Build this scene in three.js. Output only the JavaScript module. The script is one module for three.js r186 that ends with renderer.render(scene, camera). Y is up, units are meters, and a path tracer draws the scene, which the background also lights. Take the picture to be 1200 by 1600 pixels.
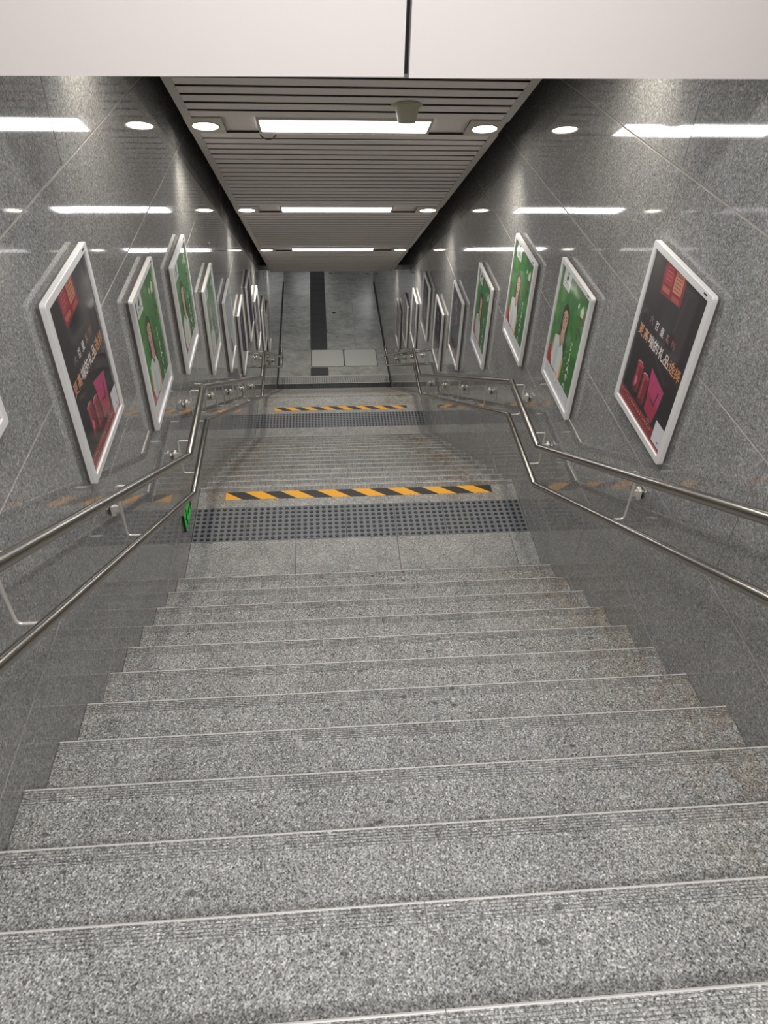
import * as THREE from 'three';
import { RoundedBoxGeometry } from 'three/addons/geometries/RoundedBoxGeometry.js';
import { mergeGeometries } from 'three/addons/utils/BufferGeometryUtils.js';
import { RectAreaLightUniformsLib } from 'three/addons/lights/RectAreaLightUniformsLib.js';

RectAreaLightUniformsLib.init();
const scene = new THREE.Scene();
scene.background = new THREE.Color(0x000000);

// ------------------------------------------------------------------ camera
const camera = new THREE.PerspectiveCamera(70.1, 0.75, 0.05, 120);
camera.rotation.order = 'YXZ';
camera.position.set(-0.177, 3.703, 3.681);
camera.rotation.set(THREE.MathUtils.degToRad(-40.44), THREE.MathUtils.degToRad(-5.93), THREE.MathUtils.degToRad(2.06));

// ------------------------------------------------------------------ exposure and lamp strengths
const renderer = new THREE.WebGLRenderer({ antialias: true });
renderer.toneMapping = THREE.LinearToneMapping;
renderer.toneMappingExposure = 1.0;
renderer.shadowMap.enabled = true;
const TUBE = 15;          // radiance of the long ceiling panels
const SPOT = 5.4;         // candela of each round downlight
const HALL = 43;          // radiance of the panels in the entrance hall above the stairs
const TUBE_COLOR = 0xfcfdff, SPOT_COLOR = 0xfff8ea, HALL_COLOR = 0xffffff;

// ------------------------------------------------------------------ measures (metres)
const XL = -1.2254, XR = 1.4411, W = XR - XL, SEAM = 0.047;
const R1 = 0.16908, T1 = 0.29;                       // upper flight
const Y1 = -R1, Z1 = -1.22;                          // upper landing, its lower edge
const R2 = 0.17007, T2 = 0.3007;                     // middle flight
const Y2 = -2.72, Z2A = Z1 - 14 * T2, Z2 = -6.84;    // lower landing
const R3 = 0.168, T3 = 0.2975;                       // last flight
const Y3 = -5.24, Z3A = Z2 - 14 * T3;                // bottom floor
const YTOP = 13 * R1, ZTOP = 13 * T1;                // entrance hall floor
const CK = 0.5524, CC = 3.6634;                      // sloped ceiling: y = CK z + CC
const CLEN = Math.hypot(1, CK), CANG = -Math.atan(CK);
const CZ0 = 0.86, CZ1 = -10.26;                      // where the sloped ceiling starts and ends
const ZW = -17.2;                                    // the stair walls end here

// ------------------------------------------------------------------ helpers
function rng(seed) { let a = seed >>> 0; return () => { a = (a + 0x6D2B79F5) | 0; let t = Math.imul(a ^ (a >>> 15), 1 | a); t = (t + Math.imul(t ^ (t >>> 7), 61 | t)) ^ t; return ((t ^ (t >>> 14)) >>> 0) / 4294967296; }; }
const used = {};
function numbered(name) { const n = used[name] ?? 0; used[name] = n + 1; return n ? name + '_' + String(n).padStart(3, '0') : name; }
function group(name, parent = scene) { const g = new THREE.Group(); g.name = parent === scene ? numbered(name) : name; parent.add(g); return g; }
function mesh(name, geo, mat, parent = scene) { const m = new THREE.Mesh(geo, mat); m.name = parent === scene ? numbered(name) : name; parent.add(m); return m; }
function tag(o, label, category, grp) { o.userData.label = label; o.userData.category = category; if (grp) o.userData.group = grp; return o; }
function struct(o, label) { o.userData.kind = 'structure'; if (label) o.userData.label = label; return o; }
const V = (x, y, z) => new THREE.Vector3(x, y, z);
// box from corner to corner with uv in metres
function metreUV(geo, scale = 1, ou = 0, ov = 0) {
  const p = geo.attributes.position, n = geo.attributes.normal, uv = new Float32Array(p.count * 2);
  for (let i = 0; i < p.count; i++) {
    const ax = Math.abs(n.getX(i)), ay = Math.abs(n.getY(i)), az = Math.abs(n.getZ(i));
    let u, v;
    if (ax >= ay && ax >= az) { u = p.getZ(i); v = p.getY(i); } else if (ay >= az) { u = p.getX(i); v = p.getZ(i); } else { u = p.getX(i); v = p.getY(i); }
    uv[2 * i] = u * scale + ou; uv[2 * i + 1] = v * scale + ov;
  }
  geo.setAttribute('uv', new THREE.BufferAttribute(uv, 2));
  return geo;
}
function box(x0, x1, y0, y1, z0, z1, scale = 1, ou = 0, ov = 0) {
  const g = new THREE.BoxGeometry(Math.abs(x1 - x0), Math.abs(y1 - y0), Math.abs(z1 - z0));
  g.translate((x0 + x1) / 2, (y0 + y1) / 2, (z0 + z1) / 2);
  return metreUV(g, scale, ou, ov);
}
function rbox(w, h, d, r = 0.004, seg = 1) { return new RoundedBoxGeometry(w, h, d, seg, Math.min(r, w / 2.01, h / 2.01, d / 2.01)); }
// prism along x from a closed (z, y) profile listed counter-clockwise when seen from +x with z to the left
function prism(profile, x0, x1, uvScaleX, uvScaleZ, ov = 0) {
  const pos = [], nor = [], uv = [];
  const push = (x, y, z, nx, ny, nz) => { pos.push(x, y, z); nor.push(nx, ny, nz); uv.push((x - XL) * uvScaleX, (Math.abs(ny) > 0.5 ? z : y) * uvScaleZ + ov); };
  let area = 0;
  for (let i = 0; i < profile.length; i++) { const a = profile[i], b = profile[(i + 1) % profile.length]; area += a[0] * b[1] - b[0] * a[1]; }
  const pts = area < 0 ? profile.slice().reverse() : profile;
  for (let i = 0; i < pts.length; i++) {
    const a = pts[i], b = pts[(i + 1) % pts.length];
    const dz = b[0] - a[0], dy = b[1] - a[1], l = Math.hypot(dz, dy) || 1, nz = dy / l, ny = -dz / l;
    const q = [[x0, a], [x1, a], [x1, b], [x0, b]];
    const idx = [0, 1, 2, 0, 2, 3];
    for (const k of idx) push(q[k][0], q[k][1][1], q[k][1][0], 0, ny, nz);
  }
  const v2 = pts.map((p) => new THREE.Vector2(p[0], p[1]));
  for (const f of THREE.ShapeUtils.triangulateShape(v2, [])) {
    for (const k of [f[0], f[1], f[2]]) push(x0, pts[k][1], pts[k][0], -1, 0, 0);
    for (const k of [f[0], f[2], f[1]]) push(x1, pts[k][1], pts[k][0], 1, 0, 0);
  }
  const g = new THREE.BufferGeometry();
  g.setAttribute('position', new THREE.Float32BufferAttribute(pos, 3));
  g.setAttribute('normal', new THREE.Float32BufferAttribute(nor, 3));
  g.setAttribute('uv', new THREE.Float32BufferAttribute(uv, 2));
  return g;
}
function rod(a, b, r, seg = 14) {
  const d = b.clone().sub(a), g = new THREE.CylinderGeometry(r, r, d.length(), seg, 1);
  g.applyQuaternion(new THREE.Quaternion().setFromUnitVectors(V(0, 1, 0), d.clone().normalize()));
  const c = a.clone().add(b).multiplyScalar(0.5); g.translate(c.x, c.y, c.z);
  return g;
}
function pipe(points, r, seg = 18) {
  const gs = [];
  for (let i = 0; i + 1 < points.length; i++) gs.push(rod(points[i], points[i + 1], r, seg));
  for (const p of points) { const s = new THREE.SphereGeometry(r, seg, 10); s.translate(p.x, p.y, p.z); gs.push(s); }
  return mergeGeometries(gs.map((g) => g.index ? g.toNonIndexed() : g));
}
function roundRect(w, h, r) {
  const s = new THREE.Shape(), x = w / 2, y = h / 2;
  s.moveTo(-x + r, -y); s.lineTo(x - r, -y); s.quadraticCurveTo(x, -y, x, -y + r); s.lineTo(x, y - r); s.quadraticCurveTo(x, y, x - r, y);
  s.lineTo(-x + r, y); s.quadraticCurveTo(-x, y, -x, y - r); s.lineTo(-x, -y + r); s.quadraticCurveTo(-x, -y, -x + r, -y);
  return s;
}

// ------------------------------------------------------------------ stone textures
function blurred(w, h, seed, r, passes = 2) {
  const rand = rng(seed); let a = new Float32Array(w * h), b = new Float32Array(w * h);
  for (let i = 0; i < a.length; i++) a[i] = rand() - 0.5;
  for (let p = 0; p < passes; p++) {
    for (let y = 0; y < h; y++) { let s = 0; const o = y * w; for (let k = -r; k <= r; k++) s += a[o + ((k + w) % w)]; for (let x = 0; x < w; x++) { b[o + x] = s; s += a[o + ((x + r + 1) % w)] - a[o + ((x - r + w) % w)]; } }
    for (let x = 0; x < w; x++) { let s = 0; for (let k = -r; k <= r; k++) s += b[((k + h) % h) * w + x]; for (let y = 0; y < h; y++) { a[y * w + x] = s; s += b[((y + r + 1) % h) * w + x] - b[((y - r + h) % h) * w + x]; } }
  }
  let q = 0; for (let i = 0; i < a.length; i++) q += a[i] * a[i]; q = Math.sqrt(q / a.length) || 1;
  for (let i = 0; i < a.length; i++) a[i] /= q;
  return a;
}
function texture(data, w, h, srgb = true) {
  const t = new THREE.DataTexture(data, w, h, THREE.RGBAFormat);
  t.wrapS = t.wrapT = THREE.RepeatWrapping; t.magFilter = THREE.LinearFilter; t.minFilter = THREE.LinearMipmapLinearFilter; t.generateMipmaps = true;
  if (srgb) t.colorSpace = THREE.SRGBColorSpace;
  t.needsUpdate = true; return t;
}
// base colour, grain contrast, optional brown foot dirt towards given u
function granite(w, h, seed, base, amp, opt = {}) {
  const A = blurred(w, h, seed, 1, opt.fine ? 1 : 2), B = blurred(w, h, seed + 7, opt.fine ? 1 : 2, 2), L = blurred(w, h, seed + 13, 40, 3), M = blurred(w, h, seed + 17, 14, 3), rand = rng(seed + 3);
  const d = new Uint8Array(w * h * 4), bump = opt.bump ? new Uint8Array(w * h * 4) : null;
  const spots = []; for (let i = 0; i < (opt.spots ?? 0); i++) spots.push([rand() * w, rand() * h, (2 + rand() * 6), 0.35 + rand() * 0.3]);
  for (let y = 0; y < h; y++) for (let x = 0; x < w; x++) {
    const i = y * w + x, g = A[i] * 0.75 + B[i] * 0.65;
    let v = g * amp + L[i] * (opt.cloud ?? 2) + M[i] * (opt.blotch ?? 1.2);
    if (A[i] < -1.15) v -= amp * 0.8; if (B[i] > 1.3) v += amp * 0.45;
    let r = base[0] + v, gg = base[1] + v, b = base[2] + v;
    if (opt.dirt) {
      const u = x / w; let k = 0;
      for (const [c, s, a] of opt.dirt) { const q = (u - c) / s; k = Math.max(k, a * Math.exp(-q * q)); }
      k *= Math.min(1, Math.max(0, 0.55 + 0.45 * M[i] + 0.3 * L[i]));
      r *= 1 - 0.20 * k; gg *= 1 - 0.27 * k; b *= 1 - 0.36 * k;
    }
    d[4 * i] = Math.max(0, Math.min(255, r)); d[4 * i + 1] = Math.max(0, Math.min(255, gg)); d[4 * i + 2] = Math.max(0, Math.min(255, b)); d[4 * i + 3] = 255;
    if (bump) { const q = Math.max(0, Math.min(255, 128 + g * 40)); bump[4 * i] = bump[4 * i + 1] = bump[4 * i + 2] = q; bump[4 * i + 3] = 255; }
  }
  for (const [cx, cy, rad, k] of spots) for (let y = Math.floor(cy - rad); y <= cy + rad; y++) for (let x = Math.floor(cx - rad * 1.8); x <= cx + rad * 1.8; x++) {
    const q = ((x - cx) / (rad * 1.8)) ** 2 + ((y - cy) / rad) ** 2; if (q > 1) continue;
    const i = ((y + h) % h) * w + ((x + w) % w), f = 1 - k * Math.min(1, (1 - q) * 2) * (0.6 + 0.4 * Math.max(-1, Math.min(1, A[i])));
    for (let c = 0; c < 3; c++) d[4 * i + c] *= f;
  }
  return { map: texture(d, w, h), bump: bump && texture(bump, w, h, false) };
}
const wallTex = granite(1024, 1024, 11, [140, 139, 137], 13, { cloud: 1.2, blotch: 0.8 });
const stairTex = granite(2048, 1024, 23, [134, 133, 130], 25, { fine: true, bump: true, spots: 70, cloud: 3, blotch: 2, dirt: [[0.99, 0.16, 0.5], [0.0, 0.05, 0.2]] });
const wornTex = granite(2048, 1024, 37, [134, 133, 130], 22, { fine: true, spots: 60, cloud: 3, blotch: 3, dirt: [[0.86, 0.1, 1], [0.06, 0.09, 0.7]] });
const landTex = granite(1024, 1024, 43, [134, 133, 130], 20, { fine: true, spots: 24, cloud: 3, blotch: 3 });
const floorTex = granite(1024, 1024, 51, [168, 168, 163], 7, { spots: 30, cloud: 5, blotch: 5 });
const WS = 1 / 1.25;                                     // wall texture repeats every 1.25 m
const mWall = new THREE.MeshStandardMaterial({ map: wallTex.map, roughness: 0.045 });
const mGrout = new THREE.MeshStandardMaterial({ color: 0xaca498, roughness: 0.8 });
const mNosing = new THREE.MeshStandardMaterial({ color: 0xbcb9b4, roughness: 0.4 });  // pale tone holds edge wear plus a painted-in highlight of the bevel
const mJoint = new THREE.MeshStandardMaterial({ color: 0x6f6a62, roughness: 0.9 });
const mStair = new THREE.MeshStandardMaterial({ map: stairTex.map, bumpMap: stairTex.bump, bumpScale: 0.0008, roughness: 0.62 });
const mWorn = new THREE.MeshStandardMaterial({ map: wornTex.map, roughness: 0.6 });
const mLand = new THREE.MeshStandardMaterial({ map: landTex.map, roughness: 0.55 });
const mFloor = new THREE.MeshStandardMaterial({ map: floorTex.map, roughness: 0.24 });
const mTactile = new THREE.MeshStandardMaterial({ color: 0x65666a, roughness: 0.5 });
const mStud = new THREE.MeshStandardMaterial({ color: 0x1a1b1d, roughness: 0.45 });
const mGuide = new THREE.MeshStandardMaterial({ color: 0x3a3a3b, roughness: 0.55 });
const mSteel = new THREE.MeshStandardMaterial({ color: 0xa09b93, metalness: 1, roughness: 0.22 });
const mSteelPale = new THREE.MeshStandardMaterial({ color: 0xdcd8d0, metalness: 0.45, roughness: 0.4 });
const mSlat = new THREE.MeshStandardMaterial({ color: 0xf3eae6, roughness: 0.5 });
const mSlatBack = new THREE.MeshStandardMaterial({ color: 0x5a514b, roughness: 0.8 });
const mTrim = new THREE.MeshStandardMaterial({ color: 0xcfc8c0, roughness: 0.4 });
const mDeck = new THREE.MeshStandardMaterial({ color: 0x3b3835, roughness: 0.9 });
const mFascia = new THREE.MeshStandardMaterial({ color: 0xd8d0cd, roughness: 0.45 });
const mSkirt = new THREE.MeshStandardMaterial({ color: 0x2b2b2a, roughness: 0.6 });
const mDark = new THREE.MeshStandardMaterial({ color: 0x161616, roughness: 0.8 });
const mPlaster = new THREE.MeshStandardMaterial({ color: 0xdedad4, roughness: 0.85 });
const mFrame = new THREE.MeshStandardMaterial({ color: 0xdddbd9, metalness: 0.1, roughness: 0.38 });
const mBackbox = new THREE.MeshStandardMaterial({ color: 0x6c6864, roughness: 0.5, metalness: 0.4 });
const mClip = new THREE.MeshStandardMaterial({ color: 0x2a2a2a, roughness: 0.6 });
const mCover = new THREE.MeshStandardMaterial({ color: 0xc0c1ba, roughness: 0.5 });
const mCone = new THREE.MeshStandardMaterial({ color: 0xb9b6a2, roughness: 0.5 });
const mAmber = new THREE.MeshStandardMaterial({ color: 0x8a6a3a, roughness: 0.4 });

// ------------------------------------------------------------------ walls of polished granite slabs
function stairY(z) {
  if (z > ZTOP) return YTOP;
  if (z > 0) return z / T1 * R1;
  if (z > Z1) return Y1;
  if (z > Z2A) return Y1 + (z - Z1) / T2 * R2;
  if (z > Z2) return Y2;
  if (z > Z3A) return Y2 + (z - Z2) / T3 * R3;
  return Y3;
}
const PW = 1.28, PH = 0.647, JH = 0.008, JV = 0.002, PD = 0.025;
const panelGeos = [];
{ const r = rng(5); for (let k = 0; k < 8; k++) { const g = rbox(PD, PH - JH, PW - JV, 0.0015); metreUV(g, WS, r(), r()); panelGeos.push(g); } }
function graniteWall(name, side) {
  const x = side < 0 ? XL : XR, wall = struct(group(name), side < 0 ? 'left wall of polished grey granite slabs' : 'right wall of polished grey granite slabs');
  const r = rng(side < 0 ? 71 : 72), spans = [];
  for (let c = -3; c < 15; c++) {
    const zn = 1.63 - PW * c, zf = zn - PW;                 // near and far joint of this column
    if (zn < ZW + 0.2) break;
    const low = Math.min(stairY(zf), stairY(zn)) - 0.1;
    const hi = zf > 0.2 ? 4.45 : zn < CZ1 ? -1.9 : Math.min(4.45, CK * Math.min(zn, 0.9) + CC + 0.3);
    let top = -99, bot = 99;
    for (let k = -4; k < 14; k++) {
      const yt = 2.79 - PH * k, yb = yt - PH;
      if (yt < low || yb > hi) continue;
      top = Math.max(top, yt); bot = Math.min(bot, yb);
      const m = mesh('granite_slab', panelGeos[Math.floor(r() * panelGeos.length)], mWall, wall);
      m.position.set(x + side * (PD / 2), (yt + yb) / 2, (zn + zf) / 2);
      m.rotation.set(0, (r() - 0.5) * 0.0028, (r() - 0.5) * 0.0028);
      if (r() < 0.5) m.rotation.x = Math.PI;
    }
    spans.push([zf, zn, bot, top]);
  }
  const bs = spans.map(([zf, zn, b, t]) => box(x + side * 0.0032, x + side * 0.15, b, t, zf, zn));
  mesh('joint_filler', mergeGeometries(bs), mGrout, wall);
  return wall;
}
graniteWall('wall_left', -1); graniteWall('wall_right', 1);

// ------------------------------------------------------------------ flights of stairs
const GROOVES = 6;
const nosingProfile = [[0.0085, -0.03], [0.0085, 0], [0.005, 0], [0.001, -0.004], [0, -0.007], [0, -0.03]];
function treadProfile(depth) {
  const t = 0.03, p = [[depth, -t], [depth, 0]];
  const pitch = 0.0088, gw = 0.0036, gd = 0.0026, start = 0.0115;
  for (let k = GROOVES - 1; k >= 0; k--) { const z = start + k * pitch; p.push([z + gw, 0], [z + gw - 0.0006, -gd], [z + 0.0006, -gd], [z, 0]); }
  p.push([0.0085, 0], [0.0085, -t]);
  return p;
}
function flight(y0, z0, rise, going, count, mat, uvz, label, backDepth) {
  // count treads, the first one highest; nosing i at y0 - i rise, z0 - i going
  const f = struct(group('stair_flight'), label), geos = {};
  for (let i = 0; i < count; i++) {
    const depth = i === 0 && backDepth ? backDepth : going + 0.014, v = i % 6;
    for (const [n, a, b] of [['a', XL, SEAM + 0.001], ['b', SEAM - 0.001, XR]]) {
      const key = n + v + depth;
      geos[key] ??= prism(treadProfile(depth), a + 0.002, b - 0.002, 1 / W, uvz, v * 0.37 + (n === 'b' ? 0.19 : 0));
      const slab = mesh('tread_slab', geos[key], mat, f); slab.position.set(0, y0 - i * rise, z0 - i * going);
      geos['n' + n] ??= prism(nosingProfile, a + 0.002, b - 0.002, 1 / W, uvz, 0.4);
      mesh('lit_worn_edge', geos['n' + n], mNosing, slab);  // pale strip paints the light caught along the nosing, with some wear
    }
    geos['j' + depth] ??= box(SEAM - 0.002, SEAM + 0.002, -0.03, -0.0016, 0.002, depth - 0.002); mesh('joint', geos['j' + depth], mJoint, f).position.set(0, y0 - i * rise, z0 - i * going);
    const key = 'r' + v; geos[key] ??= metreUV(new THREE.BoxGeometry(W, rise - 0.03, 0.02), 0.4, v * 0.3, v * 0.21);
    mesh('riser', geos[key], mat, f).position.set((XL + XR) / 2, y0 - i * rise - 0.03 - (rise - 0.03) / 2, z0 - i * going + 0.024);
  }
  return f;
}
flight(12 * R1, 12 * T1, R1, T1, 13, mStair, 1 / 1.333, 'upper flight of light grey granite steps with grooved nosings');
flight(Y1, Z1, R2, T2, 15, mWorn, 1 / 1.333, 'middle flight of worn granite steps between the two landings', -0.545 - 0.4 - Z1 - 0.002);
flight(Y2, Z2, R3, T3, 15, mWorn, 1 / 1.333, 'last flight of steps below the lower landing');

// ------------------------------------------------------------------ landings and floors of slabs
function slabs(parent, name, mat, y, zs, xsFor, scale = 0.75) {
  const r = rng(Math.round(-y * 1000) + 5);
  for (let i = 0; i + 1 < zs.length; i++) {
    const xs = xsFor(i);
    for (let j = 0; j + 1 < xs.length; j++) {
      const g = rbox(xs[j + 1] - xs[j] - 0.003, 0.03, zs[i] - zs[i + 1] - 0.003, 0.0012); metreUV(g, scale, r(), r());
      mesh(name, g, mat, parent).position.set((xs[j] + xs[j + 1]) / 2, y - 0.015, (zs[i] + zs[i + 1]) / 2);
    }
  }
  const bed = box(xsFor(0)[0], xsFor(0).at(-1), y - 0.12, y - 0.0285, zs[0], zs.at(-1)); mesh('bed', bed, mGrout, parent);
}
const TAC = 0.4;
{ // upper landing: slabs, the tactile strip lies in it, the first tread of the next flight closes it
  const l = struct(group('landing'), 'upper landing of grey granite slabs');
  slabs(l, 'slab', mLand, Y1, [0.0, -0.545], () => [XL, -0.42, 0.37, 1.27, XR]);
}
{ // lower landing
  const l = struct(group('landing'), 'lower landing of worn granite slabs');
  slabs(l, 'slab', mLand, Y2, [Z2A, -5.9], () => [XL, 0.2, XR]);
  slabs(l, 'slab', mLand, Y2, [-5.9 - TAC, Z2 + T3 + 0.014], () => [XL, 0.2, XR]);
}
function studTile(w, cols, rows, pitch) {
  const gs = [];
  for (let i = 0; i < cols; i++) for (let j = 0; j < rows; j++) {
    const g = new THREE.CylinderGeometry(0.013, 0.0165, 0.005, 10, 1); g.translate((i + 0.5) * pitch - cols * pitch / 2, 0.0025, (j + 0.5) * pitch - rows * pitch / 2); gs.push(g);
  }
  return mergeGeometries(gs);
}
const studs8 = studTile(0.4, 8, 8, 0.05), tile8 = rbox(0.398, 0.03, 0.398, 0.0015), studs5 = studTile(0.25, 5, 8, 0.05), tile5 = rbox(0.262, 0.03, 0.398, 0.0015);
function tactileStrip(y, zn, label, mat = mTactile) {
  const s = group('tactile_strip'); tag(s, label, 'tactile paving', 'tactile strips across the stairway'); s.position.set(XL + 0.002, y, zn - TAC / 2);
  for (let i = 0; i < 7; i++) {
    const last = i === 6, t = mesh('tactile_tile', last ? tile5 : tile8, mat, s);
    t.position.set(last ? 2.4 + 0.131 : i * 0.4 + 0.2, -0.0145, 0);
    const st = mesh('studs', last ? studs5 : studs8, mStud, t); st.position.y = 0.0148; st.userData.kind = 'stuff';
  }
}
tactileStrip(Y1, -0.545, 'grey tactile strip with dark studs across the upper landing');
tactileStrip(Y2, -5.9, 'grey tactile strip with dark studs across the lower landing');

// black and yellow hazard tape: real stripes laid side by side on the stone
const mYellow = new THREE.MeshStandardMaterial({ color: 0xd9970f, roughness: 0.5 }), mBlack = new THREE.MeshStandardMaterial({ color: 0x1c1d1f, roughness: 0.5 });
function hazardTape(x0, x1, y, zn, wid, n, label) {
  const t = group('hazard_tape'); tag(t, label, 'tape', 'hazard tapes on the landings');
  const step = (x1 - x0) / n, lean = 0.14;
  t.position.set(x0, y, zn);
  for (let i = -1; i < n + 1; i++) {
    // parallelogram clipped to the tape's ends; leans to the far left
    let a = i * step, b = a + step; const P = [[a + lean, 0], [b + lean, 0], [b, -wid], [a, -wid]];
    let poly = P;
    for (const [lim, sgn] of [[0, 1], [x1 - x0, -1]]) {
      const out = [];
      for (let k = 0; k < poly.length; k++) {
        const p = poly[k], q = poly[(k + 1) % poly.length], dp = (p[0] - lim) * sgn, dq = (q[0] - lim) * sgn;
        if (dp >= 0) out.push(p);
        if (dp * dq < 0) { const f = dp / (dp - dq); out.push([p[0] + (q[0] - p[0]) * f, p[1] + (q[1] - p[1]) * f]); }
      }
      poly = out; if (poly.length < 3) break;
    }
    if (poly.length < 3) continue;
    const sh = new THREE.Shape(poly.map((p) => new THREE.Vector2(p[0], -p[1])));
    const g = new THREE.ExtrudeGeometry(sh, { depth: 0.0012, bevelEnabled: false }); g.rotateX(-Math.PI / 2);
    mesh('stripe', g, (i & 1) === 0 ? mBlack : mYellow, t);
  }
}
hazardTape(-1.005, 1.235, Y1 + 0.0002, -1.05, 0.1, 15, 'black and yellow hazard tape on the upper landing');
hazardTape(-0.955, 1.185, Y2 + 0.0002, -6.39, 0.1, 15, 'black and yellow hazard tape on the lower landing');

// bottom floor
{
  const f = struct(group('floor'), 'polished grey tile floor at the foot of the stairs');
  const zs = [-11.87, -12.27, -13.2, -14.02, -14.84, -15.7, -16.5, ZW];
  slabs(f, 'floor_tile', mFloor, Y3, zs, () => [XL, -0.45], 0.35);
  slabs(f, 'floor_tile', mFloor, Y3, zs, () => [-0.02, 0.72, XR], 0.35);
  slabs(f, 'floor_tile', mFloor, Y3, [ZW, -18.1, -19, -19.9, -20.8, -21.7, -22.6, -23.5, -25, -27, -29, -31], () => [-6, -4.5, -3, -1.5, -0.45], 0.35);
  slabs(f, 'floor_tile', mFloor, Y3, [ZW, -18.1, -19, -19.9, -20.8, -21.7, -22.6, -23.5, -25, -27, -29, -31], () => [-0.02, 1.5, 3, 4.5, 6], 0.35);
  slabs(f, 'floor_tile', mFloor, Y3, [Z3A + 0.014, -11.1], () => [XL, XR], 0.35);
}
tactileStrip(Y3, -11.1, 'dark studded tactile strip at the foot of the last flight', mGuide);
{ // steel drain grating across the foot of the stairs
  const d = group('drain_grating'); tag(d, 'narrow ribbed drain grating across the floor at the stair foot', 'drain'); d.position.set(0, Y3, -11.69);
  mesh('channel', box(XL, XR, -0.05, -0.02, -0.18, 0.18), mDark, d);
  for (const z of [-0.172, 0.172]) mesh('frame_bar', box(XL, XR, -0.02, 0.001, z - 0.008, z + 0.008), mSteelPale, d);
  const bs = []; for (let x = XL + 0.015; x < XR - 0.01; x += 0.024) bs.push(box(x, x + 0.013, -0.02, 0, -0.164, 0.164));
  mesh('grate_bars', mergeGeometries(bs), mCover, d).userData.kind = 'stuff';
}
{ // dark guiding path of ribbed tiles
  const gp = group('guide_path'); tag(gp, 'dark ribbed guiding path running away along the bottom floor', 'tactile paving'); gp.position.set(-0.235, Y3, 0);
  const parts = [rbox(0.426, 0.03, 0.398, 0.0015)]; parts[0].translate(0, -0.015, 0);
  for (let k = 0; k < 5; k++) { const g = rbox(0.045, 0.006, 0.34, 0.002); g.translate(-0.16 + k * 0.08, 0.002, 0); parts.push(g); }
  const tg = mergeGeometries(parts.map((g) => g.index ? g.toNonIndexed() : g));
  for (let k = 0; k < 44; k++) { const z = k ? -13.37 - (k - 1) * 0.4 : -12.07; mesh('ribbed_tile', tg, mGuide, gp).position.z = z; }
  mesh('bed', box(-0.22, 0.22, -0.12, -0.028, -30.9, -11.87), mGrout, gp);
}
for (const [a, b, w] of [[-0.43, 0.375, 'left'], [0.39, 1.2, 'right']]) {
  const c = group('access_cover'); tag(c, `pale grey rectangular access cover in the bottom floor, the ${w} one of the pair`, 'access cover', 'access covers in the floor');
  c.position.set((a + b) / 2, Y3, -12.73);
  const sh = roundRect(b - a - 0.02, 0.83, 0.05), g = new THREE.ExtrudeGeometry(sh, { depth: 0.004, bevelEnabled: true, bevelSize: 0.003, bevelThickness: 0.002, bevelSegments: 1 }); g.rotateX(-Math.PI / 2);
  mesh('plate', g, mCover, c).position.y = 0.0005;
  const sr = roundRect(b - a + 0.012, 0.862, 0.05); const hole = roundRect(b - a - 0.012, 0.838, 0.05); sr.holes.push(hole);
  const rg = new THREE.ExtrudeGeometry(sr, { depth: 0.0015, bevelEnabled: false }); rg.rotateX(-Math.PI / 2); mesh('rim', rg, mDark, c);
}
mesh('bed', new THREE.BoxGeometry(0.44, 0.1, 1.2), mGrout, scene.getObjectByName('floor')).position.set(-0.235, Y3 - 0.052, -12.75);
for (const [x, z, l] of [[0.206, -15.28, 'small metal floor ring on the tiles, nearest to the access covers'], [0.186, -18.02, 'small metal floor ring far along the guiding path'], [1.3, -17.95, 'small metal floor ring beside the end of the right wall']]) {
  const o = group('floor_ring'); tag(o, l, 'floor ring', 'metal rings set in the bottom floor'); o.position.set(x, Y3, z);
  const t = new THREE.TorusGeometry(0.045, 0.012, 8, 20); t.rotateX(Math.PI / 2); mesh('ring', t, mSteel, o).position.y = 0.004;
  mesh('plug', new THREE.CylinderGeometry(0.034, 0.034, 0.004, 18), mDark, o).position.y = 0.002;
}

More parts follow.
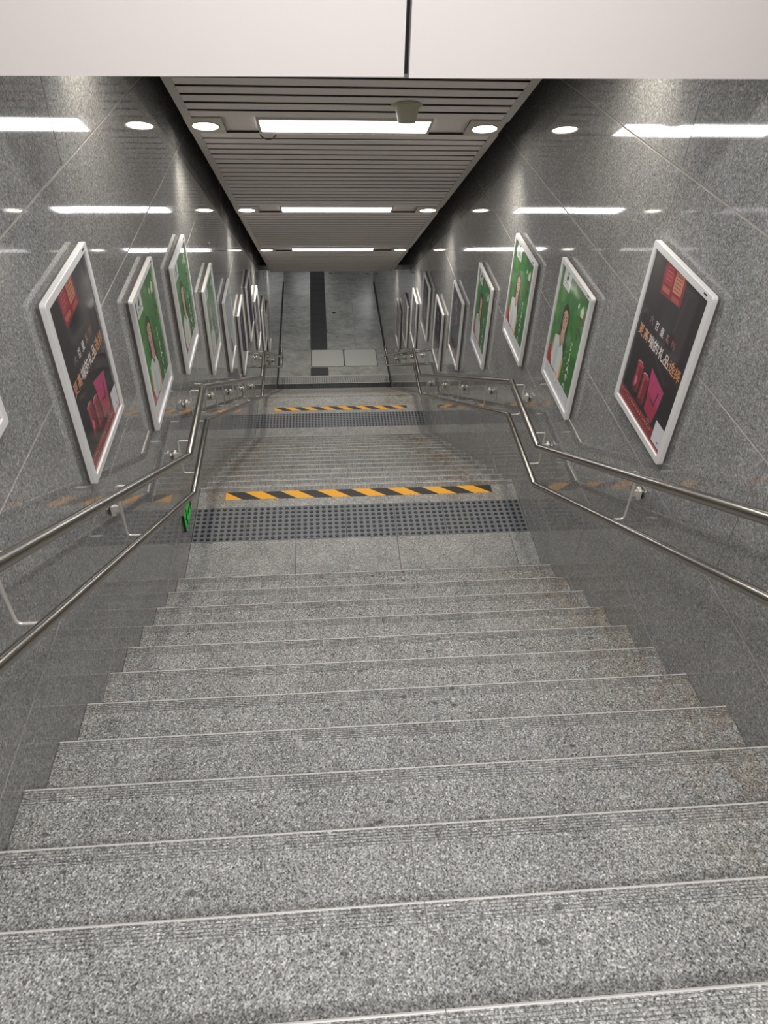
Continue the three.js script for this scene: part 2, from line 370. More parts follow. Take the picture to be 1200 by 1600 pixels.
// ------------------------------------------------------------------ sloped slat ceiling
const ceil = struct(group('ceiling'), 'sloped ceiling of beige metal slats');
ceil.position.set(0, CC, 0); ceil.rotation.x = CANG;
const lz = (z) => z * CLEN;                                   // world z to distance along the slope
const CXL = -1.115, CXR = 1.27, BAY = 2.69, STRIP = 0.155;
const strips = [-0.2, -2.41, -5.1, -7.79];
const NS = 18, pitchZ = (BAY - 2 * STRIP) / NS;
{
  const sw = lz(pitchZ) * 0.74, slatGeo = rbox(CXR - CXL - 0.11, 0.005, sw, 0.002, 2), cx = (CXL + CXR) / 2;
  const put = (z) => { const m = mesh('slat', slatGeo, mSlat, ceil); m.position.set(cx, 0.0025, lz(z)); };
  const bounds = [CZ0 + STRIP, ...strips, CZ1 - STRIP];           // slats fill the bays between the light strips
  for (let i = 0; i + 1 < bounds.length; i++) {
    const z0 = bounds[i] - STRIP, z1 = bounds[i + 1] + STRIP, n = Math.round((z0 - z1) / pitchZ);
    for (let k = 0; k < n; k++) put(z1 + (k + 0.5) * (z0 - z1) / n);
  }
  for (const zc of strips) mesh('recess_panel', box(CXL + 0.05, CXR - 0.05, 0.026, 0.034, lz(zc - STRIP - 0.03), lz(zc + STRIP + 0.03)), mSlat, ceil);
  mesh('backing', box(CXL + 0.01, CXR - 0.01, 0.065, 0.075, lz(CZ1), lz(CZ0)), mSlatBack, ceil);
  const prof = [[0, -0.006], [0.06, -0.006], [0.06, 0.0], [0.006, 0.0], [0.006, 0.07], [0, 0.07]];
  for (const s of [-1, 1]) {
    const sh = new THREE.Shape(prof.map(([x, y]) => new THREE.Vector2(s < 0 ? CXL + x : CXR - x, y)));
    const cuts = [CZ0, ...strips.flatMap((z) => [z + STRIP - 0.012, z - STRIP + 0.012]), CZ1];
    for (let i = 0; i + 1 < cuts.length; i += 2) {
      const L = lz(cuts[i] - cuts[i + 1]) - 0.002; if (L < 0.02) continue;
      const g = new THREE.ExtrudeGeometry(sh, { depth: L, bevelEnabled: false }); g.translate(0, 0, lz(cuts[i + 1]));
      mesh('edge_trim', g, mTrim, ceil);
    }
  }
  mesh('end_trim', box(CXL, CXR, -0.004, 0.07, lz(CZ1) - 0.012, lz(CZ1)), mTrim, ceil);
}
// the slab above the slats, and the flat ceilings further down and above the hall
{
  const d = struct(group('ceiling'), 'dark structural slab above the slat ceiling'); d.position.set(0, CC, 0); d.rotation.x = CANG;
  mesh('slab', box(XL - 0.1, XR + 0.1, 0.32, 0.5, lz(CZ1) - 0.1, lz(CZ0) + 0.3), mDeck, d);
}
{
  const d = struct(group('ceiling'), 'flat ceiling over the bottom floor');
  mesh('panel', box(XL - 0.1, XR + 0.1, -1.985, -1.9, ZW, CZ1 - 0.02), mPlaster, d);
  mesh('upstand', box(XL - 0.1, XR + 0.1, -1.985, -1.5, CZ1 - 0.2, CZ1 - 0.05), mDeck, d);
  mesh('panel', box(-6.1, 6.1, -1.985, -1.9, -31.1, ZW), mPlaster, d);
}
{ // lower concourse beyond the stair walls
  const w = struct(group('wall_far'), 'far walls of the lower concourse');
  mesh('wall_panel', box(-6.1, 6.1, Y3, -1.9, -31.2, -31.01), mPlaster, w);
  mesh('wall_panel', box(-6.2, -6, Y3 - 0.1, -1.9, -31.1, ZW), mPlaster, w);
  mesh('wall_panel', box(6, 6.2, Y3 - 0.1, -1.9, -31.1, ZW), mPlaster, w);
  mesh('wall_panel', box(-6.1, XL - 0.0265, Y3 - 0.1, -1.9, ZW, ZW + 0.2), mWall, w);
  mesh('wall_panel', box(XR + 0.0265, 6.1, Y3 - 0.1, -1.9, ZW, ZW + 0.2), mWall, w);
}
for (const [side, word] of [[-1, 'left'], [1, 'right']]) {     // dark skirting along the bottom floor
  const x = side < 0 ? XL : XR, b = struct(mesh('baseboard_' + word, rbox(0.018, 0.09, -11.1 - ZW, 0.003), mSkirt), `dark skirting at the foot of the ${word} wall on the bottom floor`);
  b.position.set(x - side * 0.009, Y3 + 0.045, (ZW - 11.1) / 2);
}
// ------------------------------------------------------------------ entrance hall round the camera
const HY = 4.85, HZ = 9;
{
  const f = struct(group('floor'), 'floor of the entrance hall at the top of the stairs');
  slabs(f, 'slab', mStair, YTOP, [HZ, 7.4, 6.2, 5, ZTOP - 0.004], () => [XL, SEAM, XR]);
  const w = struct(group('wall_back'), 'plain walls of the entrance hall above the granite');
  mesh('wall_panel', box(XL - 0.1, XR + 0.1, YTOP - 0.2, HY, HZ, HZ + 0.15), mPlaster, w);
  for (const s of [-1, 1]) {
    const x = s < 0 ? XL : XR;
    mesh('wall_panel', box(x, x + s * 0.15, YTOP - 0.2, HY, 5.48, HZ), mPlaster, w);
    mesh('wall_panel', box(x + s * 0.001, x + s * 0.15, 4.73, HY, CZ0, 5.5), mPlaster, w);
  }
  const c = struct(group('ceiling'), 'white ceiling of the entrance hall');
  mesh('panel', box(XL - 0.15, XR + 0.15, HY, HY + 0.1, CZ0 - 0.2, HZ + 0.15), mPlaster, c);
}
// fascia over the stairs: two pale metal panels with an open joint; the beam runs a little askew
{
  const yb = 3.241, zl = 1.07, zr = 0.9, yaw = Math.atan2(zl - zr, W), jx = 0.125;
  const place = (name, geo, mat, label) => { const m = struct(mesh(name, geo, mat), label); m.position.set(XL, 0, zl); m.rotation.y = yaw; return m; };
  const len = Math.hypot(W, zl - zr), j = (jx - XL) / Math.cos(yaw);
  place('trim_1', box(0.002, j - 0.0085, yb + 0.002, HY - 0.002, -0.03, 0), mFascia, 'left pale metal panel of the beam above the stairs');
  place('trim_2', box(j + 0.0085, len - 0.004, yb - 0.001, HY - 0.002, -0.03, 0), mFascia, 'right pale metal panel of the beam above the stairs');
  place('trim_3', box(0.004, len - 0.004, yb + 0.006, HY - 0.002, -0.06, -0.032), mDark, 'dark backing behind the joint of the beam panels');
}

// ------------------------------------------------------------------ lights in the ceiling
const mDiffuser = new THREE.MeshStandardMaterial({ color: 0xffffff, emissive: TUBE_COLOR, emissiveIntensity: 3, roughness: 0.5 });
const mLens = new THREE.MeshStandardMaterial({ color: 0xffffff, emissive: SPOT_COLOR, emissiveIntensity: 12, roughness: 0.5 });
const mPlate = new THREE.MeshStandardMaterial({ color: 0xcfc8bf, roughness: 0.35 });
const panelFrame = (() => { const s = roundRect(1.31, 0.33, 0.012); s.holes.push(roundRect(1.276, 0.296, 0.02)); return new THREE.ExtrudeGeometry(s, { depth: 0.014, bevelEnabled: true, bevelSize: 0.002, bevelThickness: 0.002, bevelSegments: 1 }).rotateX(Math.PI / 2); })();
const panelDiff = new THREE.ExtrudeGeometry(roundRect(1.28, 0.3, 0.02), { depth: 0.006, bevelEnabled: false }).rotateX(Math.PI / 2);
function lightPanel(pos, rotX, radiance, color, label, grp = 'long light panels over the stairs', sx = 1) {
  const g = group('ceiling_light'); tag(g, label, 'ceiling light', grp); g.position.copy(pos); g.rotation.x = rotX; g.scale.x = sx;
  mesh('frame', panelFrame, mTrim, g).position.y = 0.012;
  mesh('diffuser', panelDiff, mDiffuser, g).position.y = 0.006;
  const l = new THREE.RectAreaLight(color, radiance, 1.27 * sx, 0.29); l.name = 'panel_lamp';
  l.position.set(0, -0.006, 0); l.rotation.x = -Math.PI / 2; g.add(l);
  return g;
}
function downlight(pos, rotX, label, power = SPOT) {
  const g = group('downlight'); tag(g, label, 'downlight', 'round downlights along the walls'); g.position.copy(pos); g.rotation.x = rotX;
  const s = roundRect(0.268, 0.352, 0.004), h = new THREE.Path(); h.absarc(0, 0, 0.1, 0, Math.PI * 2); s.holes.push(h);
  mesh('plate', new THREE.ExtrudeGeometry(s, { depth: 0.012, bevelEnabled: false, curveSegments: 32 }).rotateX(Math.PI / 2), mPlate, g).position.y = 0.006;
  mesh('housing', new THREE.BoxGeometry(0.25, 0.016, 0.33), mDark, g).position.y = 0.0155;
  mesh('ring', new THREE.TorusGeometry(0.1, 0.007, 8, 40).rotateX(Math.PI / 2), mTrim, g).position.y = -0.006;
  mesh('lens', new THREE.CylinderGeometry(0.096, 0.096, 0.008, 36), mLens, g).position.y = 0.0;
  const l = new THREE.SpotLight(SPOT_COLOR, power, 0, THREE.MathUtils.degToRad(58), 1, 2); l.name = 'downlight_lamp';
  l.position.set(0, -0.09, 0); l.shadow.radius = 4; l.target.position.set(0, -0.09 - Math.cos(rotX), Math.sin(rotX)); l.target.name = 'downlight_aim'; g.add(l, l.target);
  return g;
}
const nth = ['hidden behind the pale beam', 'nearest in view', 'second down the slope', 'third and farthest down the slope'];
strips.forEach((z, i) => {
  const y = CK * z + CC;
  lightPanel(V(0.055, y, z), CANG, TUBE, TUBE_COLOR, `long white light panel in the slat ceiling, ${nth[i]}`);
  downlight(V(-0.985, y, z), CANG, `round downlight at the left edge of the slat ceiling, ${nth[i]}`);
  downlight(V(1.125, y, z), CANG, `round downlight at the right edge of the slat ceiling, ${nth[i]}`);
});
downlight(V(-0.985, -1.99, -10.9), 0, 'round downlight of the flat lower ceiling by the left wall'); downlight(V(1.125, -1.99, -10.9), 0, 'round downlight of the flat lower ceiling by the right wall');
lightPanel(V(0.055, -1.992, -12.9), 0, TUBE * 0.8, TUBE_COLOR, 'long light panel in the flat ceiling over the access covers', 'light panels of the bottom floor');
lightPanel(V(0.055, -1.992, -15.6), 0, TUBE * 0.8, TUBE_COLOR, 'long light panel in the flat ceiling far over the guiding path', 'light panels of the bottom floor');
lightPanel(V(-0.53, -1.992, -24.44), 0, TUBE, TUBE_COLOR, 'long light panel of the lower concourse left of the guiding path', 'light panels of the bottom floor');
lightPanel(V(2.0, -1.992, -22.6), 0, TUBE, TUBE_COLOR, 'long light panel of the lower concourse right of the guiding path', 'light panels of the bottom floor');
for (const [x, z, i] of [[0.1, 2.3, 'over the steps'], [0.1, 4.5, 'over the top step'], [0.1, 6.7, 'behind the top of the stairs']])
  lightPanel(V(x, HY - 0.004, z), 0, HALL, HALL_COLOR, `wide light panel in the entrance hall ceiling ${i}`, 'light panels of the entrance hall', 1.15);

// cream cone-shaped unit hanging from the slats
{
  const g = group('ceiling_cone'); tag(g, 'cream cone-shaped sounder hanging from the slat ceiling beside the nearest light panel', 'sounder');
  g.position.set(0.472, CK * -2.0 + CC, -2.0); g.rotation.x = CANG * 0.5;
  const prof = [[0.001, 0.03], [0.112, 0.03], [0.112, 0.006], [0.104, -0.002], [0.086, -0.01], [0.062, -0.1], [0.056, -0.106], [0.03, -0.106]].map(([x, y]) => new THREE.Vector2(x, y));
  mesh('body', new THREE.LatheGeometry(prof, 36), mCone, g);
  mesh('grille', new THREE.CylinderGeometry(0.032, 0.03, 0.006, 24).translate(0, -0.106, 0), mAmber, g);
}
{
  const c = new THREE.CatmullRomCurve3([V(0, 0.03, 0), V(0.02, -0.012, 0.002), V(0.075, -0.035, 0.004), V(0.125, -0.012, 0.002), V(0.145, 0.03, 0)]);
  const w = mesh('cable_loop', new THREE.TubeGeometry(c, 24, 0.0045, 6), mDark); tag(w, 'short black cable loop hanging below the nearest light panel', 'cable');
  w.position.set(-0.61, CK * -2.6 + CC, -2.6);
}

// ------------------------------------------------------------------ handrails
function handrail(side) {
  const x = side < 0 ? XL + 0.15 : XR - 0.15, xr = side < 0 ? XL + 0.056 : XR - 0.056, xw = side < 0 ? XL : XR;
  const h = group('handrail'); tag(h, side < 0 ? 'double stainless steel handrail along the left wall' : 'double stainless steel handrail along the right wall', 'handrail', 'handrails along both walls');
  const s1 = R1 / T1, up = [[3.9, 0.81 + (3.9 + 0.33) * s1], [-0.33, 0.81], [-1.2, 0.815], [-5.98, -1.87], [-6.78, -1.87], [-11.1, -4.3], [-11.5, -4.3]];
  const lo = [[3.9, 0.54 + (3.9 + 0.26) * s1], [-0.26, 0.54], [-1.15, 0.545], [-5.72, -2.05], [-6.65, -2.05], [-11.0, -4.5], [-11.5, -4.5]];
  if (side < 0) { up[1][1] = 0.812; }
  const P = (a) => a.map(([z, y]) => V(x, y, z));
  mesh('upper_rail', pipe(P(up), 0.0245), mSteel, h); mesh('lower_rail', pipe(P(lo), 0.0215), mSteel, h);
  const at = (a, z) => { for (let i = 0; i + 1 < a.length; i++) if (z <= a[i][0] && z >= a[i + 1][0]) { const f = (a[i][0] - z) / (a[i][0] - a[i + 1][0]); return a[i][1] + (a[i + 1][1] - a[i][1]) * f; } return a[0][1]; };
  for (const z of [3.2, 2.06, 0.89, -0.5, -1.15, -2.3, -3.5, -4.65, -5.75, -6.8, -8, -9.2, -10.4]) {
    const b = group('bracket', h), yu = at(up, z), yl = at(lo, z), ym = (yu + yl) / 2 + 0.02; b.position.set(0, 0, z);
    const r = 0.0062, c = 0.016, d = side < 0 ? 1 : -1, pts = [V(x, yu, 0), V(xr + d * c, yu, 0), V(xr + d * c * 0.3, yu - c * 0.3, 0), V(xr, yu - c, 0), V(xr, yl + c, 0), V(xr + d * c * 0.3, yl + c * 0.3, 0), V(xr + d * c, yl, 0), V(x, yl, 0)];
    mesh('rod', pipe(pts, r, 8), mSteelPale, b);
    mesh('sleeve', rod(V(xr, ym - 0.05, 0), V(xr, ym + 0.05, 0), 0.0078, 10), mSteelPale, b);
    const arm = rbox(0.05, 0.036, 0.012, 0.002); arm.translate((xr + xw) / 2, ym, 0); mesh('arm', arm, mSteelPale, b);
    const cl = rbox(0.02, 0.062, 0.045, 0.006, 2); cl.translate(xw - side * 0.022, ym, 0.002); mesh('clamp', cl, mSteelPale, b);
    const wp = new THREE.CylinderGeometry(0.03, 0.03, 0.008, 20); wp.rotateZ(Math.PI / 2); wp.translate(xw - side * 0.004, ym, 0); mesh('wall_plate', wp, mSteel, b);
  }
}
handrail(-1); handrail(1);

// ------------------------------------------------------------------ posters (flat print computed on a canvas)
const GLYPH = {
  geng: [[10, 10, 90, 10], [22, 25, 78, 25, 78, 62, 22, 62, 22, 25], [22, 43, 78, 43], [50, 10, 50, 62, 42, 78, 10, 95], [28, 66, 55, 85, 92, 95]],
  gao: [[50, 3, 50, 14], [10, 15, 90, 15], [32, 26, 68, 26, 68, 42, 32, 42, 32, 26], [15, 95, 15, 52, 85, 52, 85, 95], [35, 64, 65, 64, 65, 82, 35, 82, 35, 64]],
  duan: [[20, 5, 22, 15], [6, 20, 40, 20], [14, 32, 18, 62], [34, 30, 28, 62], [4, 72, 42, 64], [70, 4, 70, 26], [50, 10, 50, 26, 92, 26, 92, 10], [46, 40, 96, 40], [68, 40, 64, 52], [50, 95, 50, 54, 92, 54, 92, 95], [64, 54, 64, 92], [78, 54, 78, 92]],
  de: [[26, 3, 20, 18], [8, 20, 42, 20, 42, 90, 8, 90, 8, 20], [8, 54, 42, 54], [62, 4, 52, 36], [58, 22, 92, 22, 88, 88, 74, 84], [60, 46, 72, 60]],
  li: [[22, 4, 30, 14], [8, 24, 42, 24, 10, 62], [28, 42, 28, 96], [32, 50, 44, 62], [60, 5, 60, 88, 70, 92, 94, 92, 94, 76]],
  pin: [[28, 8, 72, 8, 72, 40, 28, 40, 28, 8], [6, 54, 44, 54, 44, 92, 6, 92, 6, 54], [56, 54, 94, 54, 94, 92, 56, 92, 56, 54]],
  xuan: [[10, 8, 20, 18], [6, 38, 22, 38, 22, 76], [6, 92, 22, 78, 50, 92, 96, 92], [50, 8, 42, 26], [38, 24, 92, 24], [64, 4, 64, 44], [34, 44, 96, 44], [56, 44, 52, 64, 38, 76], [74, 44, 74, 72, 92, 72, 92, 62]],
  ze: [[4, 26, 36, 26], [22, 4, 22, 92, 12, 86], [4, 64, 36, 52], [46, 10, 88, 10, 44, 46], [54, 18, 92, 46], [48, 56, 90, 56], [40, 74, 98, 74], [70, 46, 70, 98]],
  liu: [[48, 4, 54, 16], [6, 30, 94, 30], [34, 46, 10, 92], [64, 46, 92, 92]],
  bai: [[8, 10, 92, 10], [50, 10, 42, 30], [22, 30, 78, 30, 78, 92, 22, 92, 22, 30], [22, 60, 78, 60]],
  mile: [[20, 8, 80, 8, 80, 54, 20, 54, 20, 8], [20, 31, 80, 31], [50, 8, 50, 92], [18, 72, 82, 72], [4, 93, 96, 93]],
  xi: [[78, 6, 20, 16], [50, 14, 26, 34, 60, 36], [66, 26, 22, 58, 80, 56], [50, 58, 50, 94], [30, 68, 12, 88], [70, 68, 90, 88]],
  lie: [[6, 12, 52, 12], [28, 12, 8, 50], [18, 34, 46, 34, 10, 92], [18, 56, 30, 66], [66, 16, 66, 70], [90, 6, 90, 92, 78, 88]],
};
function glyph(g, name, x, y, size, width, color) {
  g.strokeStyle = color; g.lineWidth = width; g.lineJoin = 'round'; g.lineCap = 'round';
  for (const s of GLYPH[name]) { g.beginPath(); for (let i = 0; i < s.length; i += 2) { const px = x + s[i] / 100 * size, py = y + s[i + 1] / 100 * size; if (i) g.lineTo(px, py); else g.moveTo(px, py); } g.stroke(); }
}
function canvas(w, h) { const c = document.createElement('canvas'); c.width = w; c.height = h; return [c, c.getContext('2d')]; }
function printed(c) { const t = new THREE.CanvasTexture(c); t.colorSpace = THREE.SRGBColorSpace; t.anisotropy = 8; return t; }
function poly(g, color, pts) { g.fillStyle = color; g.beginPath(); pts.forEach(([x, y], i) => i ? g.lineTo(x, y) : g.moveTo(x, y)); g.closePath(); g.fill(); }
function ell(g, color, x, y, rx, ry, rot = 0) { g.fillStyle = color; g.beginPath(); g.ellipse(x, y, rx, ry, rot, 0, Math.PI * 2); g.fill(); }
function tinyText(g, x0, x1, y, size, color, seed) {   // rows of print too small to read in the photograph
  const r = rng(seed); g.strokeStyle = color; g.lineWidth = Math.max(1, size * 0.13);
  for (let x = x0; x + size < x1; x += size * 1.12) for (let k = 0; k < 4; k++) {
    g.beginPath(); const ax = x + r() * size * 0.5, ay = y + r() * size; g.moveTo(ax, ay);
    if (r() < 0.6) g.lineTo(ax + size * (0.3 + 0.4 * r()), ay); else g.lineTo(ax, Math.min(y + size, ay + size * 0.6)); g.stroke();
  }
}
function giftPrint() {
  const [c, g] = canvas(560, 752);
  g.fillStyle = '#231b1f'; g.fillRect(0, 0, 560, 752);
  poly(g, '#2c2226', [[300, 0], [560, 0], [560, 420], [410, 400]]); poly(g, '#1a1a1e', [[0, 420], [560, 470], [560, 752], [0, 752]]);
  poly(g, '#3a2a2f', [[380, 60], [396, 60], [350, 330], [336, 326]]); poly(g, '#382a2e', [[150, 360], [168, 352], [430, 452], [420, 470]]);
  // red carton with a gold label at the top
  poly(g, '#7c2029', [[120, 0], [345, 0], [350, 130], [140, 150]]); poly(g, '#9a3037', [[140, 10], [225, 6], [230, 90], [150, 96]]);
  poly(g, '#c07a58', [[240, 14], [322, 10], [326, 92], [246, 100]]);
  g.strokeStyle = '#7c3a2c'; g.lineWidth = 4; for (let k = 0; k < 5; k++) { g.beginPath(); g.moveTo(254, 26 + k * 15); g.lineTo(312, 22 + k * 15); g.stroke(); }
  poly(g, '#b45a48', [[150, 108], [225, 104], [228, 126], [154, 132]]); poly(g, '#a8453f', [[255, 112], [325, 106], [330, 126], [258, 134]]);
  for (let k = 0; k < 4; k++) { g.strokeStyle = '#c56a66'; g.lineWidth = 3; g.beginPath(); g.moveTo(160, 24 + k * 17); g.lineTo(215, 20 + k * 17); g.stroke(); }
  ['liu', 'bai', 'mile', 'xi', 'lie'].forEach((n, i) => glyph(g, n, 120 + i * 62, 262, 40, i < 3 ? 4.5 : 4, ['#8d7b78', '#d8ccc8', '#e2d8d4', '#b07868', '#a05a50'][i]));
  ['geng', 'gao', 'duan', 'de', 'li', 'pin', 'xuan', 'ze'].forEach((n, i) => glyph(g, n, 34 + i * 62, 336, 57, 6.5, ['#c98a62', '#cf9870', '#cfc2bd', '#e6dedb', '#e6dcd8', '#dcc0aa', '#cc8f63', '#c78452'][i]));
  // gift: two round boxes, a pink carrier bag
  poly(g, '#b03a66', [[268, 455], [435, 490], [420, 600], [300, 600]]); poly(g, '#a02a48', [[300, 560], [425, 585], [405, 668], [300, 652]]);
  g.strokeStyle = '#3a0f20'; g.lineWidth = 8; g.beginPath(); g.moveTo(392, 520); g.lineTo(378, 588); g.lineTo(338, 582); g.stroke();
  for (const [x, y] of [[120, 500], [205, 520]]) {
    g.fillStyle = '#7a1f2c'; g.fillRect(x, y, 72, 130); ell(g, '#a23a48', x + 36, y, 36, 13); ell(g, '#5c1620', x + 36, y + 130, 36, 13); g.fillStyle = '#a84650'; g.fillRect(x + 14, y + 8, 12, 116);
    g.strokeStyle = '#e8c0b8'; g.lineWidth = 4; g.beginPath(); g.ellipse(x + 36, y, 34, 12, 0, Math.PI, Math.PI * 1.6); g.stroke();
  }
  ell(g, '#c8687a', 148, 588, 14, 24); ell(g, '#3f7a72', 372, 676, 20, 12);
  g.fillStyle = '#7d1d22'; g.fillRect(0, 676, 560, 76);
  tinyText(g, 24, 430, 686, 17, '#d8a8a0', 4); tinyText(g, 24, 410, 716, 11, '#b07c78', 9);
  g.fillStyle = '#d4d3d8'; g.fillRect(446, 622, 96, 104); g.fillStyle = '#2a2a30'; g.fillRect(504, 702, 14, 7);
  return printed(c);
}
function greenPrint() {
  const [c, g] = canvas(560, 752);
  g.fillStyle = '#2f7d22'; g.fillRect(0, 0, 560, 752);
  const r = rng(8);
  for (let k = 0; k < 60; k++) ell(g, ['#3c8a2a', '#2a7020', '#4a9436', '#357f3a'][k % 4], r() * 560, r() * 640, 20 + r() * 70, 12 + r() * 40, r() * 3);
  poly(g, '#236a1e', [[330, 420], [560, 380], [560, 700], [330, 700]]);
  // leaves and petals
  for (let k = 0; k < 9; k++) ell(g, ['#1d4d1c', '#5ba044', '#6b5a3a'][k % 3], 430 + r() * 110, 90 + r() * 170, 9 + r() * 9, 24 + r() * 14, r() * 3);
  poly(g, '#e6e8d8', [[440, 116], [470, 74], [500, 96], [490, 140], [452, 146]]); ell(g, '#dce4cc', 398, 104, 12, 18, 0.4);
  // long dark hair, face, neck
  ell(g, '#20201d', 222, 262, 66, 84); poly(g, '#20201d', [[158, 262], [146, 430], [190, 450], [222, 330], [262, 340], [280, 470], [296, 560], [318, 470], [300, 350], [288, 262]]);
  poly(g, '#cf9f86', [[196, 330], [250, 330], [262, 410], [236, 450], [188, 410]]);
  g.fillStyle = '#dcae98'; g.beginPath(); g.moveTo(180, 250); g.bezierCurveTo(178, 330, 206, 362, 228, 364); g.bezierCurveTo(256, 358, 272, 318, 268, 246); g.bezierCurveTo(258, 204, 196, 200, 180, 250); g.fill();
  poly(g, '#20201d', [[172, 262], [184, 206], [226, 190], [272, 214], [276, 264], [262, 228], [224, 214], [190, 230]]);
  g.strokeStyle = '#3a2620'; g.lineWidth = 5; for (const x of [196, 242]) { g.beginPath(); g.moveTo(x - 13, 258); g.quadraticCurveTo(x, 250, x + 13, 258); g.stroke(); ell(g, '#241a18', x, 274, 9, 5.5); }
  g.strokeStyle = '#b98470'; g.lineWidth = 4; g.beginPath(); g.moveTo(220, 276); g.lineTo(216, 306); g.lineTo(228, 310); g.stroke(); ell(g, '#b0413f', 222, 332, 15, 6.5);
  // white dress, arms, red cloth
  poly(g, '#a02f33', [[0, 560], [60, 520], [120, 600], [320, 620], [330, 700], [0, 690]]);
  poly(g, '#dfe2de', [[96, 430], [176, 402], [214, 470], [252, 424], [292, 470], [306, 640], [110, 640], [74, 560]]);
  poly(g, '#cdd6d4', [[150, 470], [200, 500], [196, 640], [140, 640]]); poly(g, '#d8ab92', [[290, 470], [316, 520], [308, 640], [280, 650]]); poly(g, '#d2a68e', [[84, 450], [104, 440], [96, 560], [66, 560]]);
  // column of brush lettering
  g.strokeStyle = '#eef2e6'; g.lineCap = 'round';
  for (let k = 0; k < 5; k++) { const y = 330 + k * 70; for (let q = 0; q < 5; q++) { g.lineWidth = 4 + r() * 6; g.beginPath(); const x = 392 + r() * 42, yy = y + r() * 44; g.moveTo(x, yy); g.quadraticCurveTo(x + 14 - r() * 10, yy + 4, x + (r() - 0.3) * 34, yy + 12 + r() * 10); g.stroke(); } }
  for (let k = 0; k < 6; k++) tinyText(g, 346, 366, 320 + k * 46, 17, '#b8d49a', 30 + k);
  for (let k = 0; k < 3; k++) { g.strokeStyle = '#7fb46a'; g.lineWidth = 4; g.beginPath(); g.moveTo(40 + k * 10, 250 + k * 18); g.lineTo(96 + k * 8, 258 + k * 20); g.stroke(); }
  // white tag with a mark at the top, white foot of the sheet
  poly(g, '#e9ebe8', [[54, 0], [196, 0], [196, 118], [54, 118]]); ell(g, '#20221f', 128, 22, 12, 10); ell(g, '#20221f', 124, 52, 20, 15, -0.4); ell(g, '#20221f', 138, 44, 8, 12, 0.7);
  g.strokeStyle = '#26282a'; g.lineWidth = 5; g.beginPath(); g.moveTo(82, 82); g.quadraticCurveTo(104, 66, 108, 90); g.quadraticCurveTo(122, 70, 134, 88); g.quadraticCurveTo(150, 72, 170, 92); g.stroke(); tinyText(g, 86, 170, 98, 9, '#5a5c5a', 77);
  g.fillStyle = '#d6d8dc'; g.fillRect(0, 650, 560, 102); ell(g, '#e4e2d0', 250, 650, 34, 46); ell(g, '#c9c48e', 246, 640, 16, 22);
  for (let k = 0; k < 7; k++) { tinyText(g, 30 + k * 76, 72 + k * 76, 684, 12, '#8f939c', 90 + k); tinyText(g, 30 + k * 76, 66 + k * 76, 712, 8, '#a2a5ac', 190 + k); }
  return printed(c);
}
function darkPrint(a, b, foot) {
  const [c, g] = canvas(280, 376); g.fillStyle = a; g.fillRect(0, 0, 280, 376); const r = rng(a.length + foot.charCodeAt(2));
  poly(g, b, [[90, 90], [190, 70], [230, 230], [150, 300], [70, 240]]); ell(g, '#6d625c', 120, 96, 30, 22); ell(g, '#8a6a5a', 150, 150, 22, 30);
  for (let k = 0; k < 4; k++) { g.strokeStyle = '#b9b4ac'; g.lineWidth = 5; g.beginPath(); g.moveTo(60 + r() * 40, 50 + k * 14); g.lineTo(110 + r() * 40, 60 + k * 14); g.stroke(); }
  g.fillStyle = foot; g.fillRect(0, 318, 280, 58); tinyText(g, 20, 240, 336, 12, '#cfc9c4', 3);
  return printed(c);
}
function bluePrint() {
  const [c, g] = canvas(280, 376); g.fillStyle = '#c2c4c0'; g.fillRect(0, 0, 280, 376);
  poly(g, '#aeb2b4', [[0, 0], [280, 60], [280, 200], [0, 260]]); for (let k = 0; k < 3; k++) tinyText(g, 40, 240, 60 + k * 36, 18, '#d8d9d6', 12 + k);
  poly(g, '#33395e', [[90, 376], [90, 300], [130, 250], [180, 310], [190, 376]]);
  return printed(c);
}
const prints = { gift: giftPrint(), green: greenPrint(), dark: darkPrint('#23242c', '#2f3040', '#6a4a46'), navy: darkPrint('#262a44', '#343a5c', '#2c2f3c'), grey: darkPrint('#34373c', '#4c5056', '#7d7a76'), blue: bluePrint() };
const sheetMats = Object.fromEntries(Object.entries(prints).map(([k, t]) => [k, new THREE.MeshPhysicalMaterial({ map: t, roughness: 0.5, clearcoat: 1, clearcoatRoughness: 0.05 })]));
const PW2 = 0.64, PH2 = 0.84;
const frameGeo = (() => { const s = roundRect(PW2, PH2, 0.016); s.holes.push(roundRect(PW2 - 0.056, PH2 - 0.056, 0.003)); return new THREE.ExtrudeGeometry(s, { depth: 0.02, bevelEnabled: true, bevelSize: 0.003, bevelThickness: 0.003, bevelSegments: 2, curveSegments: 5 }); })();
const backGeo = new THREE.ExtrudeGeometry(roundRect(PW2 - 0.012, PH2 - 0.012, 0.014), { depth: 0.018, bevelEnabled: false, curveSegments: 4 });
const sheetGeo = new THREE.BoxGeometry(PW2 - 0.05, PH2 - 0.05, 0.004);
const clipGeo = new THREE.BoxGeometry(0.03, 0.006, 0.004);
function poster(side, z, yTop, kind, label) {
  const g = group('poster_frame'); tag(g, label, 'poster', 'framed posters along the walls');
  g.position.set(side < 0 ? XL - 0.001 : XR + 0.001, yTop - PH2, z); g.rotation.y = side < 0 ? Math.PI / 2 : -Math.PI / 2;
  const cy = PH2 / 2;
  mesh('back_box', backGeo, mBackbox, g).position.set(0, cy, 0);
  mesh('frame', frameGeo, mFrame, g).position.set(0, cy, 0.02);
  mesh('sheet', sheetGeo, sheetMats[kind], g).position.set(0, cy, 0.032);
  mesh('clip', clipGeo, mClip, g).position.set(side < 0 ? PW2 / 2 - 0.06 : PW2 / 2 - 0.06, PH2 - 0.012, 0.043);
}
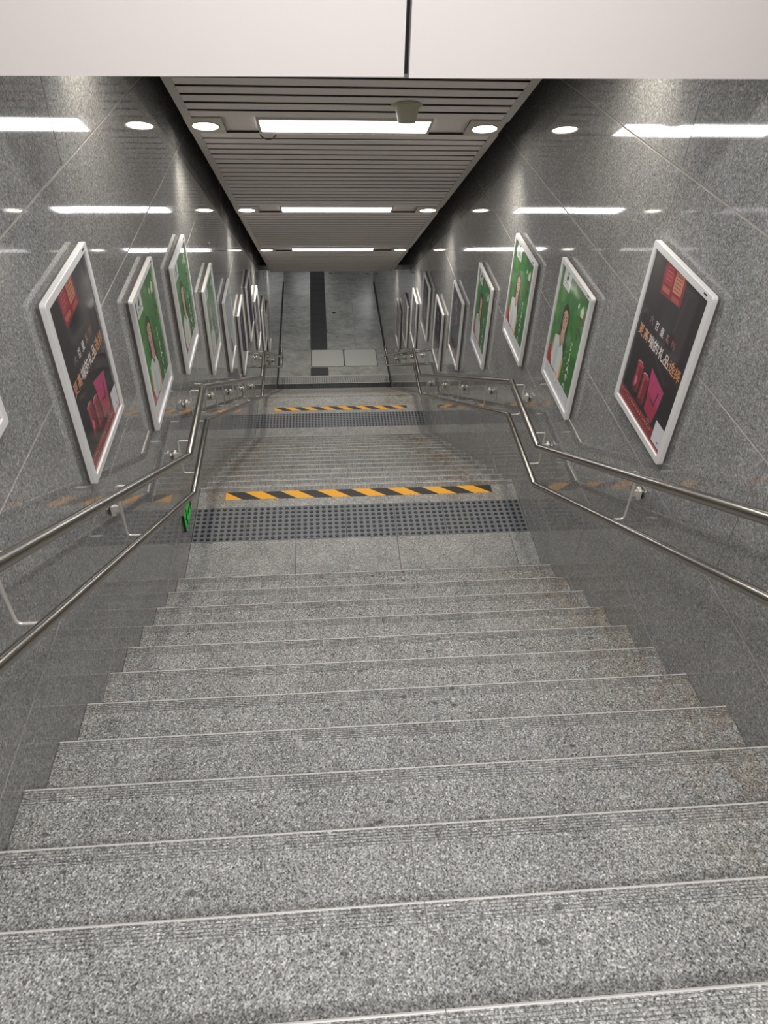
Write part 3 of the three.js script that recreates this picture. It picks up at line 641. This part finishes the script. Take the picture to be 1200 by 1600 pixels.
const ord = ['nearest', 'second', 'third', 'fourth', 'fifth', 'sixth', 'seventh', 'eighth', 'ninth', 'farthest'];
const look = { gift: 'dark gift advertisement with pink bag', green: 'green advertisement with long-haired woman', dark: 'dark advertisement with reddish foot', navy: 'navy blue advertisement', grey: 'charcoal grey advertisement', blue: 'pale advertisement with blue mark at its foot' };
const rightRow = [[0.685, 2.49, 'gift'], [-0.56, 1.925, 'green'], [-1.76, 1.65, 'green'], [-2.97, 0.935, 'green'], [-4.2, 0.235, 'dark'], [-5.38, -0.46, 'dark'], [-6.65, -0.66, 'grey'], [-7.83, -1.43, 'grey'], [-9.02, -2.03, 'dark'], [-10.15, -2.66, 'grey']];
const leftRow = [[0.735, 2.505, 'gift'], [-0.465, 1.975, 'green'], [-1.66, 1.68, 'green'], [-2.86, 0.985, 'green'], [-4.04, 0.34, 'blue'], [-5.24, -0.38, 'navy'], [-6.5, -0.55, 'navy'], [-7.55, -1.25, 'grey'], [-8.75, -1.95, 'dark'], [-9.75, -2.5, 'grey']];
rightRow.forEach(([z, y, k], i) => poster(1, z, y, k, `${look[k]}, ${ord[i]} poster on the right wall`));
leftRow.forEach(([z, y, k], i) => poster(-1, z, y, k, i === 0 ? `${look[k]} on the left wall above the handrail` : `${look[k]}, ${ord[i]} whole poster on the left wall`));
poster(-1, 1.94, 3.21, 'gift', 'framed poster cut off by the left edge of the picture');

// small green exit-way sign on the left wall below the handrail
{
  const g = group('exit_sign'); tag(g, 'small glowing green exit-way sign low on the left wall beside the tactile strip', 'exit sign');
  g.position.set(XL - 0.001, 0.13, -0.57); g.rotation.y = Math.PI / 2;
  mesh('case', rbox(0.3, 0.16, 0.018, 0.003).translate(0, 0, 0.009), mClip, g);
  mesh('rim', rbox(0.302, 0.005, 0.02, 0.002).translate(0, 0.0815, 0.01), mBackbox, g);
  const mGlow = new THREE.MeshStandardMaterial({ color: 0x0c3a16, emissive: 0x18b83c, emissiveIntensity: 0.55, roughness: 0.5 });
  mesh('face', new THREE.BoxGeometry(0.286, 0.146, 0.003).translate(0, 0, 0.0185), mGlow, g);
  const parts = [];
  const bar = (x0, y0, x1, y1, w) => { const dx = x1 - x0, dy = y1 - y0, b = new THREE.BoxGeometry(Math.hypot(dx, dy), w, 0.004); b.rotateZ(Math.atan2(dy, dx)); b.translate((x0 + x1) / 2, (y0 + y1) / 2, 0.0205); parts.push(b); };
  const head = new THREE.CylinderGeometry(0.012, 0.012, 0.004, 14); head.rotateX(Math.PI / 2); head.translate(-0.062, 0.045, 0.0205); parts.push(head);
  bar(-0.068, 0.03, -0.085, -0.008, 0.02); bar(-0.07, 0.026, -0.1, 0.008, 0.01); bar(-0.1, 0.008, -0.112, 0.022, 0.01); bar(-0.066, 0.024, -0.044, 0.006, 0.01); bar(-0.086, -0.008, -0.062, -0.026, 0.013); bar(-0.062, -0.026, -0.072, -0.052, 0.012); bar(-0.088, -0.01, -0.1, -0.036, 0.013); bar(-0.1, -0.036, -0.124, -0.04, 0.012);
  bar(-0.02, 0, 0.12, 0, 0.02); bar(0.12, 0, 0.08, 0.04, 0.018); bar(0.12, 0, 0.08, -0.04, 0.018);
  mesh('pictogram', mergeGeometries(parts.map((p) => p.scale(1.08, 1.25, 1))), mClip, g);
}

// ------------------------------------------------------------------ shadows on, draw
scene.traverse((o) => { if (o.isMesh) { o.castShadow = true; o.receiveShadow = true; } if (o.isSpotLight || o.isPointLight) o.castShadow = true; });
renderer.render(scene, camera);
